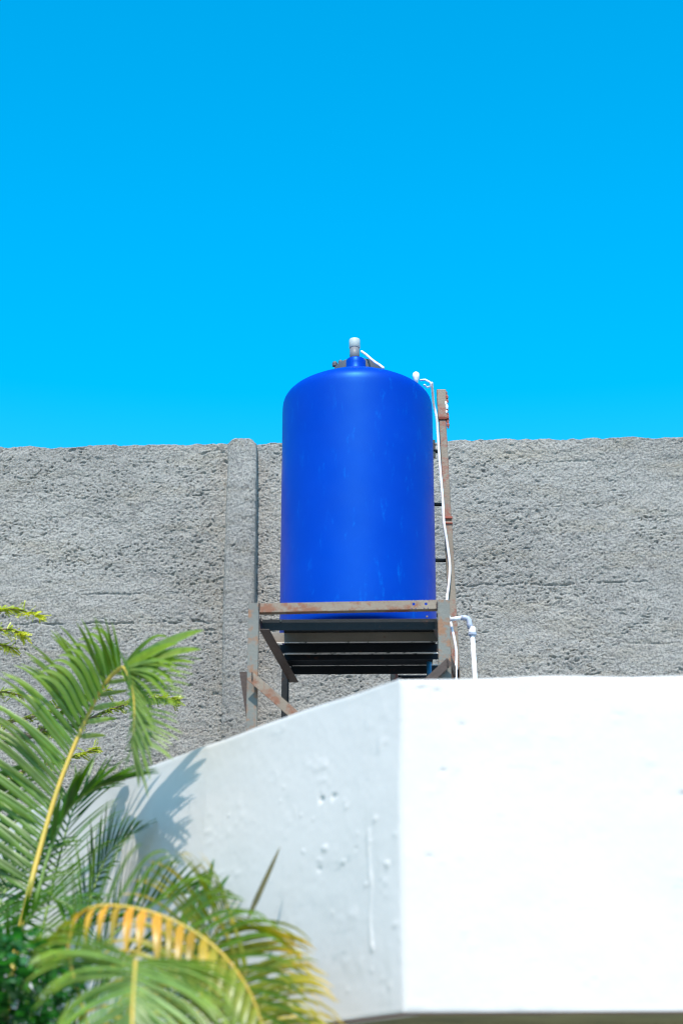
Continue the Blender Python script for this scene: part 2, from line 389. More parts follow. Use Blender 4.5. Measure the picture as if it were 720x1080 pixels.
# front rail in front of the tank foot, with two bolt holes at the right
zr0 = at(365, 645.3, 10.44).z; zr1 = at(365, 636, 10.44).z
yL, yR = 10.447, 10.417
xa, xb = FLx + .066, FRx - .076
rail = MB(); hz = (zr0 + zr1) / 2 + .004; holes = [at(436, 639, 10.42).x, at(449, 639, 10.42).x]
def railpt(x, z, dy=0): return (x, yL + (yR - yL) * (x - xa) / (xb - xa) + dy, z + (x - xa) * .012)
def plate_with_holes(mb, x0, x1, z0, z1, holes, r, dy0, dy1):
    cuts = [x0]; 
    for h in holes: cuts += [h - r * 1.6, h + r * 1.6]
    cuts.append(x1)
    for i in range(len(cuts) - 1):
        a, b = cuts[i], cuts[i + 1]
        if i % 2 == 0:
            vs = [railpt(x, z, d) for d in (dy0, dy1) for x, z in ((a, z0), (b, z0), (b, z1), (a, z1))]
            mb.add(vs, [(0, 1, 2, 3), (7, 6, 5, 4), (0, 4, 5, 1), (2, 6, 7, 3)] + ([(0, 3, 7, 4)] if i == 0 else []) + ([(1, 5, 6, 2)] if i == len(cuts) - 2 else []))
        else:
            h = (a + b) / 2; k = 16; out = []; inn = []
            for j in range(k):
                an = 2 * math.pi * (j + .5) / k; c_, s_ = math.cos(an), math.sin(an)
                inn.append((h + r * c_, hz + r * s_))
                q = 1 / max(abs(c_) / ((b - a) / 2), abs(s_) / ((z1 - hz) if s_ > 0 else (hz - z0))); out.append((h + c_ * q, hz + s_ * q))
            vs = [railpt(x, z, d) for d in (dy0, dy1) for x, z in out + inn]
            fs = []
            for j in range(k):
                j2 = (j + 1) % k
                fs += [(j, j2, k + j2, k + j), (2 * k + j, 3 * k + j, 3 * k + j2, 2 * k + j2), (k + j, k + j2, 3 * k + j2, 3 * k + j), (j, 2 * k + j, 2 * k + j2, j2)]
            mb.add(vs, fs)
plate_with_holes(rail, xa, xb, zr0, zr1, holes, .009, 0, .005)
vs = [railpt(x, zr0 + dz, d) for d in (.007, .05) for x, dz in ((xa, -.001), (xb, -.001), (xb, .005), (xa, .005))]
rail.add(vs, [(0, 1, 2, 3), (7, 6, 5, 4), (0, 4, 5, 1), (2, 6, 7, 3), (0, 3, 7, 4), (1, 5, 6, 2)])
rail.build('front_rail', M_rail, stand)
# side rails under the platform
BT, BH = 5.018, .072
sA = Vector((FLx + .066, 10.50, BT - .076)); sB = Vector((RLx + .052, 11.66, BT - .076))
mb = MB(); sd = Vector((1, 0, 0)); mb.prof([(0, 0), (.06, 0), (.06, .006), (.006, .006), (.006, .072), (0, .072)], sA, sB, sd, EZ); mb.build('side_rail', M_brown_steel, stand)
sA = Vector((FRx - .08, 10.50, BT - .076)); sB = Vector((RRx - .004, 11.66, BT - .076))
mb = MB(); mb.prof([(0, 0), (-.018, 0), (-.018, .006), (-.006, .006), (-.006, .072), (0, .072)], sA, sB, sd, EZ); mb.build('side_rail', M_brown_steel, stand)
M_lit_edge = mat('painted_lit_edge', (.45, .42, .38), .6)  # pale broken colour that paints lit edges onto the cross beams
L(M_lit_edge, ramp(M_lit_edge, noise(M_lit_edge, 16, 5, .7), [(.36, (.04, .04, .04)), (.46, (.62, .58, .54))]), bsdf(M_lit_edge).inputs['Base Color'])
# cross beams carrying the tank
for i, (py, Y, h_) in enumerate([(663, 10.53, .070), (677.5, 10.80, .066), (690, 11.05, .060), (698.5, 11.26, .040), (711, 11.52, .060)]):
    f = (Y - 10.45) / 1.2
    x0 = FLx + .070 + (RLx - FLx) * f + (.012 if i else 0); x1 = FRx - .082 + (RRx - FRx) * f
    mb = MB(); A = Vector((x0, Y, BT - h_ + (.0 if i < 3 else -.0))); B = Vector((x1, Y - .02, BT - h_))
    mb.prof([(0, 0), (.006, 0), (.006, h_ - .006), (.06, h_ - .006), (.06, h_), (0, h_)], A, B, EY, EZ)
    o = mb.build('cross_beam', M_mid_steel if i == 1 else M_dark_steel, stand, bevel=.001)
    if i == 1: o['label'] = 'grey brown cross beam'
    if i == 0: continue
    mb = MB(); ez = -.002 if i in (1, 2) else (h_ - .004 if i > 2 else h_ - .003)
    mb.prof([(-.0025, ez), (-.0005, ez), (-.0005, ez + .006), (-.0025, ez + .006)], A + EX * .01, B - EX * .01, EY, EZ); mb.build('lit_edge_strip', M_lit_edge, o)  # thin pale strip standing in for light catching the beam edge
mb = MB(); mb.box((-.36, 10.60, BT + .0005), (.60, 11.54, BT + .0045)); mb.build('shade_sheet', M_dark_steel, stand)  # added dark sheet, stands in for the shade under the tank
# bolts on the front beam's right end
for px, py in ((450, 650.5), (450, 656.5), (296, 655)):
    p = at(px, py, 10.524); mb = MB(); mb.tube([p, p + Vector((0, -.008, 0))], .006, 8); mb.build('bolt', M_steel, stand)
for px, py, Y, nb in ((273.5, 640, 10.446, 5), (460.5, 639, 10.415, 5), (266, 713, 10.37, 4), (472, 699, 10.365, 4)):
    mb = MB(); p = at(px, py, Y)
    pts = [p + Vector((random.uniform(-.002, .002), -.002, -.025 + .05 * k / 8)) for k in range(9)]
    mb.tube(pts, [.003 + .002 * (k % 2) for k in range(9)], 7); mb.build('weld_bead', M_brown_steel, stand, smooth=True)
# diagonal braces of the front face
def brace(p, q, w, m, y, name='brace', fl=.05):
    A = at(*p, y); B = at(*q, y); D = (B - A).normalized(); up = Vector((-D.z, 0, D.x)); up = up if up.z > 0 else -up
    mb = MB(); mb.prof([(0, -w / 2), (.005, -w / 2), (.005, w / 2 - .005), (fl, w / 2 - .005), (fl, w / 2), (0, w / 2)], A, B, EY, up)
    return mb.build(name, m, stand, bevel=.001)
brace((264, 713), (345, 784), .058, M_rail, 10.375, fl=.07)
brace((474, 697), (415, 752), .050, M_brown_steel, 10.37, fl=.045)
# dark plate of the rear diagonal sticking out behind the left leg
A = at(257, 708.5, 10.56); B = at(269, 790, 10.56)
mb = MB(); mb.prof([(-.026, 0), (.026, 0), (.026, .006), (-.026, .006)], A, B, EX, EY); mb.build('brace_plate', M_brown_steel, stand)
# weld lump and white paint chip
# ------------------------------------------------------------------ tank
TC = Vector((.107, 11.05, 5.0)); TR = .503
tank = thing('water_tank', (TC.x, TC.y, 5.022), 'tall glossy blue plastic water tank standing on the rusty stand', 'water tank')
zb = 5.024
prof = [(.30, zb + .012), (.44, zb + .004), (.470, zb + .006), (.492, zb + .016), (.503, zb + .040), (.5045, zb + .07)]
prof += [(.5035, zb + .07 + (6.63 - zb - .07) * k / 14) for k in range(1, 15)]
prof += [(.5025, 6.668), (.500, 6.694), (.493, 6.717), (.480, 6.738), (.462, 6.757), (.44, 6.773), (.40, 6.797), (.34, 6.829), (.28, 6.860), (.20, 6.895), (.13, 6.918), (.075, 6.93), (.066, 6.945)]
mb = MB(); mb.lathe(prof, (TC.x, TC.y, 0), 128); body = mb.build('tank_body', M_tank, tank, smooth=True)
mb = MB(); mb.lathe([(.082, 6.93), (.075, 6.95), (.068, 6.965), (.0665, 7.0), (.0665, 7.028), (.062, 7.036), (.03, 7.038)], (TC.x - .01, TC.y - .07, -.03), 48)
neck = mb.build('tank_neck', M_tank, tank, smooth=True)
# access lid: a dark ring of lugs behind the neck
mb = MB(); mb.lathe([(.155, 6.86), (.163, 6.93), (.163, 7.018), (.15, 7.034), (.10, 7.036)], (TC.x + .005, TC.y + .10, 0), 40)
lid = mb.build('lid', M_tank_dark, tank, smooth=True)
mb = MB()
for k, (px, py, w) in enumerate([(353, 383.5, .035), (359, 382, .03), (391, 382, .04), (397, 383.5, .03)]):
    p = at(px, py, 11.17); mb = MB(); mb.lathe([(w * .5, -.02), (w * .55, .0), (w * .4, .012), (.004, .014)], p, 10); mb.build('lid_clip', M_tank_dark, lid)
vx = TC.x - .018
mb = MB(); mb.lathe([(.033, 7.03), (.033, 7.130)], (vx, TC.y - .07, -.03), 32); vent = mb.build('vent_pipe', M_grey_pipe, tank, smooth=False)
for p in vent.data.polygons: p.use_smooth = len(p.vertices) == 4
mb = MB(); mb.lathe([(.033, 7.126), (.037, 7.129), (.037, 7.185), (.034, 7.192), (.02, 7.194)], (vx, TC.y - .07, -.03), 32); mb.build('vent_cap', M_cap, tank, smooth=True)
# short hose from the vent down over the dome
pts = [at(381, 370.5, 11.03), at(386, 374, 11.0), at(391, 378.5, 10.96), at(396, 382.5, 10.90), at(400, 384.8, 10.84), at(404, 388, 10.76)]
mb = MB(); mb.tube(pts, .0085, 10); mb.build('inlet_hose', M_cable, tank, smooth=True)
# float valve knob and hose loop on the right shoulder
p = at(438.5, 400, 11.0)
mb = MB(); mb.lathe([(.012, -.02), (.015, .0), (.021, .012), (.024, .030), (.021, .048), (.010, .058)], p + Vector((0, 0, -.005)), 24); mb.build('float_valve', M_pvc, tank, smooth=True)
loop = [at(*q, y) for q, y in (((443, 401), 10.98), ((448, 400.5), 10.96), ((453, 403), 10.96), ((454.5, 406.5), 10.97), ((451, 408.5), 10.98), ((447, 406), 11.0))]
mb = MB(); mb.tube(loop, .007, 10); mb.build('hose_loop', M_pvc, tank, smooth=True)
mb = MB(); q0 = at(452, 690, 11.44); mb.tube([(q0.x, 11.44, 5.03), (q0.x, 11.44, ROOF)], .017, 16); 
tag(mb.build('outlet_pipe', M_bluepipe, None, smooth=True), 'thin pale blue vertical pipe coming down under the tank beside the right leg', 'pipe')

# ------------------------------------------------------------------ ladder behind the tank
LY = 11.78
lad = thing('ladder', (at(478, 700, LY).x, LY, ROOF), 'weathered flaking steel ladder standing upright behind the right side of the tank', 'ladder')
def lx(z):   # centre line of the right stile: leans a little to the left
    a, b = at(480, 700, LY), at(465, 412, LY); return a.x + (b.x - a.x) * (z - a.z) / (b.z - a.z)
ztop = at(465, 411, LY).z; z1 = at(466, 441, LY).z; z2 = at(471, 548, LY).z
def stile(dx, segs):
    for za, zb_, w, y0 in segs:
        mb = MB(); nseg = 10
        for k in range(nseg + 1):
            z = za + (zb_ - za) * k / nseg; jit = random.uniform(-.0015, .0015)
            c = lx(z) + dx
            sec = [(c - w / 2 + jit, y0), (c + w / 2 + jit, y0), (c + w / 2 + jit, y0 + .045), (c - w / 2 + jit, y0 + .045)]
            mb.v += [(x, y, z) for x, y in sec]; mb.c += [(1, 1, 1)] * 4
            if k: o = 4 * (k - 1); mb.f += [(o + j, o + (j + 1) % 4, o + 4 + (j + 1) % 4, o + 4 + j) for j in range(4)]
        mb.f += [(3, 2, 1, 0), tuple(4 * nseg + j for j in range(4))]
        yield mb
for i, mb in enumerate(stile(0, [(ROOF, z2 - .008, .056, LY), (z2, z1 - .006, .052, LY + .002), (z1, ztop, .068, LY - .012)])):
    if i == 0: main = mb.build('stile', M_ladder, lad, bevel=.004)
    else: mb.build('stile_sleeve', M_ladder, main, bevel=.006)
for i, mb in enumerate(stile(-.42, [(ROOF, ztop - .45, .052, LY)])): mb.build('stile', M_ladder, lad, bevel=.004)
for z in (7.02 - .33, at(463, 531, LY).z, at(463, 590, LY).z, at(463, 648, LY).z, 5.02, 4.6, 4.18, 3.76):
    mb = MB(); mb.tube([(lx(z) - .42 + .02, LY + .02, z), (lx(z) - .02, LY + .02, z)], .013, 10); mb.build('rung', M_dark_steel, lad, smooth=True)
p = at(457, 473, 11.80); mb = MB(); mb.box((p.x - .018, 11.79, p.z - .075), (p.x + .012, 11.81, p.z + .065)); mb.build('bracket', M_ladder, lad, bevel=.003)
for px, py, h_ in ((467, 441.5, .008), (472, 546, .016), (472.5, 552, .008)):   # rusty clamps
    p = at(px, py, LY); mb = MB(); mb.box((lx(p.z) - .031, LY - .010, p.z - h_ / 2), (lx(p.z) + .031, LY + .050, p.z + h_ / 2)); mb.build('clamp', M_red_rust, lad, bevel=.002)
mb = MB()   # peeling rust scabs along the right edge of the top
for k in range(16):
    z = ztop - .02 - k * .018 + random.uniform(-.006, .006); x = lx(z) + .036; r = random.uniform(.005, .012)
    mb.lathe([(r, -r * 1.4), (r * 1.2, 0), (r * .7, r * 1.3)], (x, LY - .004 + random.uniform(0, .02), z), 7)
mb.build('rust_scab', M_red_rust, lad)
mb = MB()
for px, py, r in ((470, 425, .010), (471, 429, .012), (470.5, 434, .008)):
    p = at(px, py, LY - .01); mb.lathe([(r * .6, -r * 1.5), (r, 0), (r * .5, r * 1.4)], p, 7)
mb.build('paint_flake', M_pvc, lad)

# ------------------------------------------------------------------ hose and pvc pipe
def smooth_curve(pts, n=8):
    out = []; P = [pts[0]] + pts + [pts[-1]]
    for i in range(1, len(P) - 2):
        for k in range(n):
            t = k / n; a, b, c, d = P[i - 1], P[i], P[i + 1], P[i + 2]
            out.append(.5 * ((2 * b) + (c - a) * t + (2 * a - 5 * b + 4 * c - d) * t * t + (3 * b - a - 3 * c + d) * t ** 3))
    return out + [pts[-1]]
hp = [(455, 404, 11.2), (456, 414, 11.5), (457, 426, 11.66), (460, 440, 11.70), (461.5, 460, 11.74), (463.5, 490, 11.745), (466, 520, 11.745), (467, 535, 11.745), (468, 552, 11.72), (471.5, 575, 11.745),
      (474, 597, 11.745), (473, 615, 11.74), (471, 632, 11.70), (472, 645, 11.62), (475, 657, 11.56), (479, 675, 11.54), (481, 690, 11.54), (480.5, 706, 11.54), (480, 740, 11.5), (476, 800, 11.45)]
mb = MB(); pts = smooth_curve([at(*q) for q in hp]); mb.tube(pts, .0092, 10)
tag(mb.build('white_hose', M_cable, None, smooth=True), 'thin wavy white hose running down along the ladder from the tank top', 'hose')
pipe = thing('pvc_pipe', at(500, 712, 11.5), 'white pvc water pipe with elbow rising from behind the parapet beside the stand', 'pipe')
pa, pb, pc = at(474, 653.5, 11.5), at(494.5, 651.5, 11.5), at(501.5, 730, 11.5)
mb = MB(); mb.tube([pa, pb + Vector((-.05, 0, 0))], .0145, 20); mb.build('horizontal_run', M_pvc, pipe, smooth=True)
el = [pb + Vector((-.055, 0, 0)), pb + Vector((-.03, 0, 0)), pb + Vector((-.012, 0, -.005)), pb + Vector((-.002, 0, -.02)), pb + Vector((0.001, 0, -.045)), pb + Vector((.003, 0, -.075))]
mb = MB(); mb.tube(el, .0185, 20); mb.build('elbow', M_pvc_grey, pipe, smooth=True)
cz = at(497.5, 661, 11.5); ce = at(497.8, 669.5, 11.5)
mb = MB(); mb.tube([cz, cz.lerp(ce, .12), cz.lerp(ce, .7), ce.lerp(cz, .16)], [.018, .022, .026, .026], 24); cp = mb.build('coupling', M_pvc, pipe, smooth=True)
mb = MB(); mb.tube([ce.lerp(cz, .14), ce, ce + Vector((0, 0, -.008))], [.029, .029, .023], 24); mb.build('coupling_ring', M_pvc_grey, cp)
mb = MB(); mb.tube([ce + Vector((0, 0, .005)), pc, Vector((pc.x + .02, 11.5, ROOF + .01))], .0160, 20); mb.build('riser', M_pvc, pipe, smooth=True)

# ------------------------------------------------------------------ palms
GREEN = (.075, .185, .008); DEEP = (.024, .125, .008); LIME = (.20, .32, .015); PALE = (.15, .27, .06); TIPC = (.22, .33, .09); GOLD = (.80, .46, .05); ORANGE = (.88, .38, .05); BLUEG = (.035, .12, .06)
def mixt(a, b, t): t = max(0, min(1, t)); return tuple(x + (y - x) * t for x, y in zip(a, b))
def leaflet(mb, p, d, n, length, width, droop, cols, seg=9, fold=.35, twist=0.0):
    """a folded strap leaf from p along d, adaxial normal n, bending down under its weight"""
    d = d.normalized(); st = length / seg; pts = []
    for k in range(seg + 1):
        pts.append((p.copy(), d.copy())); p = p + d * st
        d = (d + Vector((0, 0, -1)) * droop * st * (0.12 + 3.0 * (k / seg) ** 1.7)).normalized()
    vs = []; cs = []
    for k, (q, dd) in enumerate(pts):
        t = k / seg; w = width * (min(1, .35 + t * 3.2)) * (1 - t ** 2.6) ** .75 + .0008
        nn = (n - dd * n.dot(dd)).normalized(); s = dd.cross(nn)
        if twist: Rm = Matrix.Rotation(twist * t, 3, dd); s = Rm @ s; nn = Rm @ nn
        vs += [q + s * w + nn * w * fold, q, q - s * w + nn * w * fold]
        c = mixt(cols[0], cols[1], (t - .45) * 1.8); cm = mixt(c, (.20, .11, .010), .22)
        cs += [c, cm, c]
    o = len(mb.v); mb.v += [tuple(x) for x in vs]; mb.c += cs
    for k in range(seg):
        a = o + 3 * k; mb.f += [(a, a + 1, a + 4, a + 3), (a + 1, a + 2, a + 5, a + 4)]
def frond(parent, ctrl, n0, npairs, length, width=.013, ang=(65, 25), droop=1.0, v=.25, cols=(GREEN, LIME), sides=(1, -1), start=.2, rad=(.012, .004),
          lenprof=None, stalkcol=None, seed=0, nonly=None, jitter=.12, label=None, twist=0.0, tintfn=None):
    rnd = random.Random(seed)
    pts = smooth_curve([at(*c) for c in ctrl], 14); n = len(pts)
    T = [(pts[min(i + 1, n - 1)] - pts[max(i - 1, 0)]).normalized() for i in range(n)]
    Nn = Vector(n0); frames = []
    for i in range(n): Nn = (Nn - T[i] * Nn.dot(T[i])).normalized(); frames.append(Nn.copy())
    cum = [0]
    for i in range(1, n): cum.append(cum[-1] + (pts[i] - pts[i - 1]).length)
    tot = cum[-1]; mb = MB()
    for k in range(npairs):
        s = start + (1 - start) * (k + .5) / npairs; sl = s * tot
        i = max(j for j in range(n) if cum[j] <= sl); i = min(i, n - 2); f = (sl - cum[i]) / max(1e-6, cum[i + 1] - cum[i])
        P = pts[i].lerp(pts[i + 1], f); Tt = T[i]; NN = frames[i]; S = Tt.cross(NN)
        u = (s - start) / (1 - start); lp = (lenprof(u) if lenprof else math.sin(math.pi * (.18 + .72 * u)) ** .7)
        for sd in sides:
            a = R(ang[0] + (ang[1] - ang[0]) * u + rnd.uniform(-6, 6) * jitter * 8)
            d = Tt * math.cos(a) + (S * sd * math.cos(v) + NN * math.sin(v + rnd.uniform(-jitter, jitter))) * math.sin(a)
            c0, c1 = cols if not tintfn else tintfn(u, sd)
            if tintfn: q_ = rnd.random(); c0 = mixt(c0, (.16, .24, .03), q_ * .6); c1 = mixt(c1, (.12, .22, .02), q_ * .8)
            j = rnd.uniform(.75, 1.25); g0 = tuple(x * j for x in c0); g1 = tuple(x * j for x in c1)
            leaflet(mb, P + d * .004, d, (NN - S * sd * .35).normalized(), length * lp * rnd.uniform(.88, 1.08), width * rnd.uniform(.8, 1.15), droop * rnd.uniform(.75, 1.3), (g0, g1), twist=twist * sd)
    o = mb.build('frond', M_leaf, parent, smooth=True, tint=True)
    if label: o['label'] = label
    sb = MB(); sb.tube(pts, [rad[0] + (rad[1] - rad[0]) * cum[i] / tot for i in range(n)], 8); sb.build('leaf_stalk', M_cane if stalkcol is None else stalkcol, o, smooth=True)
    return o
M_stalk_green = mat('green_leaf_stalk', (.16, .24, .05), .5)

palm = thing('areca_palm', (at(0, 1060, 8.2).x - .1, 8.2, 0), 'tall areca palm with a large arching green frond before the grey wall', 'palm')
def cane(parent, px, py, Y, bx, by, r=.035):
    p = at(px, py, Y); mb = MB(); b = Vector((bx, by, 0)); m_ = (b + p) / 2 + Vector((.04, .0, .1))
    pts = smooth_curve([b, b.lerp(m_, .5), m_, p], 8); mb.tube(pts, [r * (1.15 - .5 * i / len(pts)) * (1.12 if i % 5 == 0 else 1) for i in range(len(pts))], 14)
    return mb.build('cane', M_cane, parent, smooth=True)
bx = palm.location.x
cane(palm, 6, 1062, 8.2, bx, 8.2); cane(palm, -30, 1000, 8.5, bx - .15, 8.4); cane(palm, 24, 1120, 8.0, bx + .18, 8.1)
# A: the big frond; rises, arches over and hangs its tip towards the viewer
AF = [(6, 1060, 8.6), (22, 980, 8.72), (40, 905, 8.82), (62, 830, 8.88), (88, 765, 8.90), (110, 722, 8.86), (128, 704, 8.74)]
frond(palm, AF, (0, 1, 0.1), 58, .84, .0120, (64, 54), 1.6, -.05,
      (GREEN, LIME), sides=(1,), start=.30, rad=(.017, .009), lenprof=lambda u: 1.0 - .66 * u ** 1.2, seed=1)
TIP = [(128, 704, 8.74), (136, 716, 8.55), (141, 745, 8.30), (139, 790, 8.15)]
frond(palm, AF[3:] + TIP[1:], (0, 1, 0.1), 18, .26, .013, (56, 30), 1.6, .3, (TIPC, LIME), sides=(-1,), start=.15, rad=(.009, .005), lenprof=lambda u: .6 + .4 * u, seed=2)
frond(palm, AF[5:] + TIP[1:], (0, 1, 0.1), 22, .24, .011, (60, 20), 1.8, .1, (TIPC, PALE), sides=(1,), start=.25, rad=(.009, .005), lenprof=lambda u: .75 + .25 * u, seed=22)
frond(palm, AF[5:] + TIP[1:], (0, 1, 0.1), 30, .34, .010, (74, 36), 1.4, .1, (TIPC, PALE), sides=(-1,), start=.25, rad=(.006, .004), lenprof=lambda u: 1.0 - .4 * u, seed=24)
# broad leaves reaching right and back from the bend
mbx = MB(); o_ = at(129, 706, 8.72)
for (px, py, Y, ln, w, dr, c) in ((206, 660, 8.36, .60, .034, .5, TIPC), (206, 678, 8.36, .58, .030, .5, TIPC), (198, 690, 8.40, .54, .018, .7, PALE), (192, 668, 8.30, .50, .030, .6, LIME), (180, 688, 8.3, .60, .012, 1.0, PALE), (180, 696, 8.35, .60, .010, 1.0, PALE),
                                   (176, 706, 8.25, .60, .009, 1.0, PALE), (172, 712, 8.3, .58, .009, 1.1, PALE), (176, 722, 8.35, .58, .009, .9, PALE), (168, 730, 8.3, .55, .009, .9, PALE), (190, 700, 8.2, .64, .008, 1.3, PALE), (184, 716, 8.15, .64, .008, 1.1, PALE), (160, 740, 8.4, .40, .010, 1.6, PALE),
                                   (184, 700, 8.45, .44, .010, 2.3, LIME), (186, 712, 8.4, .44, .010, 2.0, LIME), (160, 690, 8.5, .42, .012, 2.2, LIME), (150, 680, 8.6, .40, .014, 3.0, GREEN),
                                   (156, 760, 8.45, .38, .012, 1.0, LIME), (170, 752, 8.5, .36, .010, 1.0, LIME)):
    leaflet(mbx, o_.copy(), at(px, py, Y) - o_, Vector((0, -1, .15)), ln, w, dr, (c, LIME), fold=.2, seg=12)
fr_ = random.Random(77)
for k in range(24):   # thin leaflets fanning out from the hanging tip
    i = k / 23; q = Vector(at(130 + 10 * min(1, i * 1.6), 706 + 70 * i, 8.72 - .42 * i)); e = at(208 - 34 * i + fr_.uniform(-8, 5), 694 + 118 * i + fr_.uniform(-6, 6), 8.42 - .12 * i)
    leaflet(mbx, q, (e - q) + Vector((0, 0, .05)), Vector((0, -1, .2)), (e - q).length * 1.03, .0065, 1.0, (PALE, LIME), fold=.2, seg=12)
for k in range(10):   # the row of leaflets folding over at the crest
    i = k / 9; q = Vector(at(84 + 42 * i, 764 - 58 * i, 8.85)); leaflet(mbx, q, Vector((-.48 + .16 * i, -.10, 1)), Vector((.5, -1, .1)), .38 - .10 * i, .017, 5.2 + 2 * i, (GREEN, LIME), fold=.2, seg=14)
fr = mbx.build('frond', M_leaf, palm, smooth=True, tint=True)
# E: short dark frond with broad leaves below the bend
frond(palm, [(36, 960, 8.5), (52, 900, 8.5), (72, 855, 8.5), (100, 832, 8.45), (132, 822, 8.4)], (0, 0, 1), 11, .34, .022, (42, 12), 1.0, .1, (DEEP, GREEN), start=.35, rad=(.010, .005), seed=3, stalkcol=M_stalk_green)
# F and further fronds behind, close to the white wall: they cast the striped shadow
frond(palm, [(70, 1040, 8.8), (92, 960, 8.95), (112, 905, 9.05), (138, 880, 9.0)], (0, .4, 1), 30, .34, .007, (70, 30), 1.0, .1, (BLUEG, GREEN), start=.3, rad=(.009, .004), seed=4, stalkcol=M_stalk_green)
frond(palm, [(10, 1100, 8.5), (40, 1000, 8.8), (64, 900, 9.1), (80, 850, 9.2), (104, 828, 9.2)], (0, .3, 1), 26, .40, .008, (70, 30), 1.2, .1, (DEEP, GREEN), start=.3, rad=(.010, .004), seed=5, stalkcol=M_stalk_green)
frond(palm, [(-40, 1090, 9.0), (-50, 1000, 9.3), (-44, 920, 9.5), (-32, 860, 9.5), (-10, 820, 9.4)], (0, 1, 0), 36, .50, .016, (65, 30), 1.2, .1, (DEEP, DEEP), start=.2, rad=(.014, .005), seed=6, stalkcol=M_stalk_green)
frond(palm, [(60, 1080, 8.4), (100, 1010, 8.5), (150, 960, 8.55), (196, 942, 8.5), (226, 950, 8.4)], (0, .3, 1), 22, .30, .008, (60, 25), .6, .45, (DEEP, GREEN), start=.25, rad=(.009, .004), seed=7, stalkcol=M_stalk_green)
frond(palm, [(-20, 1110, 8.1), (0, 1040, 8.1), (20, 985, 8.1), (52, 950, 8.0), (80, 960, 7.9)], (0, 0, 1), 24, .34, .009, (60, 25), 1.6, .2, (DEEP, GREEN), start=.2, rad=(.010, .004), seed=8, stalkcol=M_stalk_green)
for k, (pl, ln) in enumerate([([(20, 1120, 8.4), (44, 1040, 8.5), (80, 985, 8.6), (120, 970, 8.6)], .36), ([(60, 1130, 8.2), (96, 1060, 8.3), (140, 1010, 8.4), (186, 1000, 8.4)], .32),
                              ([(-30, 1080, 8.6), (-10, 980, 8.8), (20, 915, 9.0), (50, 890, 9.1)], .40), ([(-20, 1120, 8.0), (10, 1060, 8.1), (50, 1020, 8.1), (84, 1030, 8.0)], .30), ([(90, 1150, 8.0), (130, 1080, 8.1), (176, 1040, 8.2), (214, 1040, 8.2)], .30)]):
    frond(palm, pl, (0, .2, 1), 24, ln, .011, (64, 28), 1.5, .15, (DEEP, GREEN), start=.2, rad=(.010, .004), seed=30 + k, stalkcol=M_stalk_green)
# young spear leaves standing up beside the white wall
mbx = MB()
for (a, b, w, dr, c) in (((206, 985), (226, 905), .020, -.1, DEEP), ((214, 960), (242, 922), .014, .4, DEEP), ((200, 972), (210, 930), .012, .1, DEEP), ((262, 968), (296, 893), .012, -.2, (.10, .09, .03)), ((190, 985), (205, 938), .02, .1, GREEN)):
    A = at(*a, 8.0); B = at(*b, 8.0); leaflet(mbx, A, B - A, Vector((0, -1, .3)), (B - A).length, w, dr, (c, c))
mbx.build('spear_leaf', M_leaf, palm, smooth=True, tint=True)

palm2 = thing('areca_palm', (at(120, 1080, 7.2).x, 7.2, 0), 'low areca palm with yellowing drooping fronds in front of the white side wall', 'palm')
bx2 = palm2.location.x
cane(palm2, 120, 1180, 7.2, bx2, 7.2); cane(palm2, 70, 1170, 7.3, bx2 - .15, 7.4); cane(palm2, 190, 1180, 7.5, bx2 + .2, 7.4)
# B: frond hanging towards the viewer, seen end on
frond(palm2, [(120, 1180, 7.2), (134, 1080, 7.25), (141, 1030, 7.15), (143, 1013, 6.98), (142, 1030, 6.78), (140, 1065, 6.66), (139, 1110, 6.6)], (0, 1, .1), 46, .46, .0095, (78, 30), 2.2, .18,
      (PALE, LIME), start=.40, rad=(.011, .006), lenprof=lambda u: .85 + .15 * math.sin(math.pi * u), seed=9)
# C: yellowing frond arching to the right
def tc(u, sd):
    w = math.exp(-((u - .42) / .22) ** 2)
    return mixt((.20, .24, .02), ORANGE, w * 1.25), mixt(GREEN, GOLD, w * .7)
CF = [(120, 1180, 7.5), (92, 1080, 7.7), (72, 1000, 7.7), (88, 962, 7.55), (130, 956, 7.42), (185, 972, 7.35), (232, 1004, 7.3), (264, 1048, 7.3), (282, 1100, 7.3)]
frond(palm2, CF, (-1, 0, .1), 24, .26, .0180, (70, 54), 17.0, .95, sides=(1,), start=.34, rad=(.010, .005), tintfn=tc, cols=None, seed=10, lenprof=lambda u: .7 + .4 * math.sin(math.pi * u), label='yellow and orange arching frond')
frond(palm2, CF, (-1, 0, .1), 28, .34, .0085, (66, 50), 5.0, .3, sides=(-1,), start=.34, rad=(.006, .004), cols=(GREEN, LIME), seed=14, lenprof=lambda u: .7 + .4 * math.sin(math.pi * u))
# D: right hand frond with yellow tips
frond(palm2, [(205, 1180, 7.5), (208, 1090, 7.6), (214, 1035, 7.65), (222, 1000, 7.65), (232, 975, 7.6), (244, 962, 7.5)], (.1, 1, .3), 40, .60, .0080, (70, 50), 2.9, .0,
      (GREEN, GOLD), start=.16, rad=(.011, .004), seed=11, lenprof=lambda u: 1.0 - .35 * u, tintfn=lambda u, sd: (mixt(GREEN, (.26, .26, .02), .7), (.85, .50, .03)))
frond(palm2, [(230, 1180, 7.3), (232, 1110, 7.4), (244, 1060, 7.4), (262, 1020, 7.4)], (.2, .7, .5), 26, .56, .0080, (74, 46), 2.6, .0,
      (GREEN, GOLD), start=.15, rad=(.009, .004), seed=12, tintfn=lambda u, sd: (mixt(GREEN, (.3, .28, .02), .6), (.85, .50, .03)))
frond(palm2, [(170, 1180, 7.6), (176, 1100, 7.8), (184, 1040, 7.9), (200, 1000, 7.9)], (0, .5, .7), 24, .34, .009, (70, 35), 1.2, .2, (DEEP, GREEN), start=.15, rad=(.009, .004), seed=13, stalkcol=M_stalk_green)

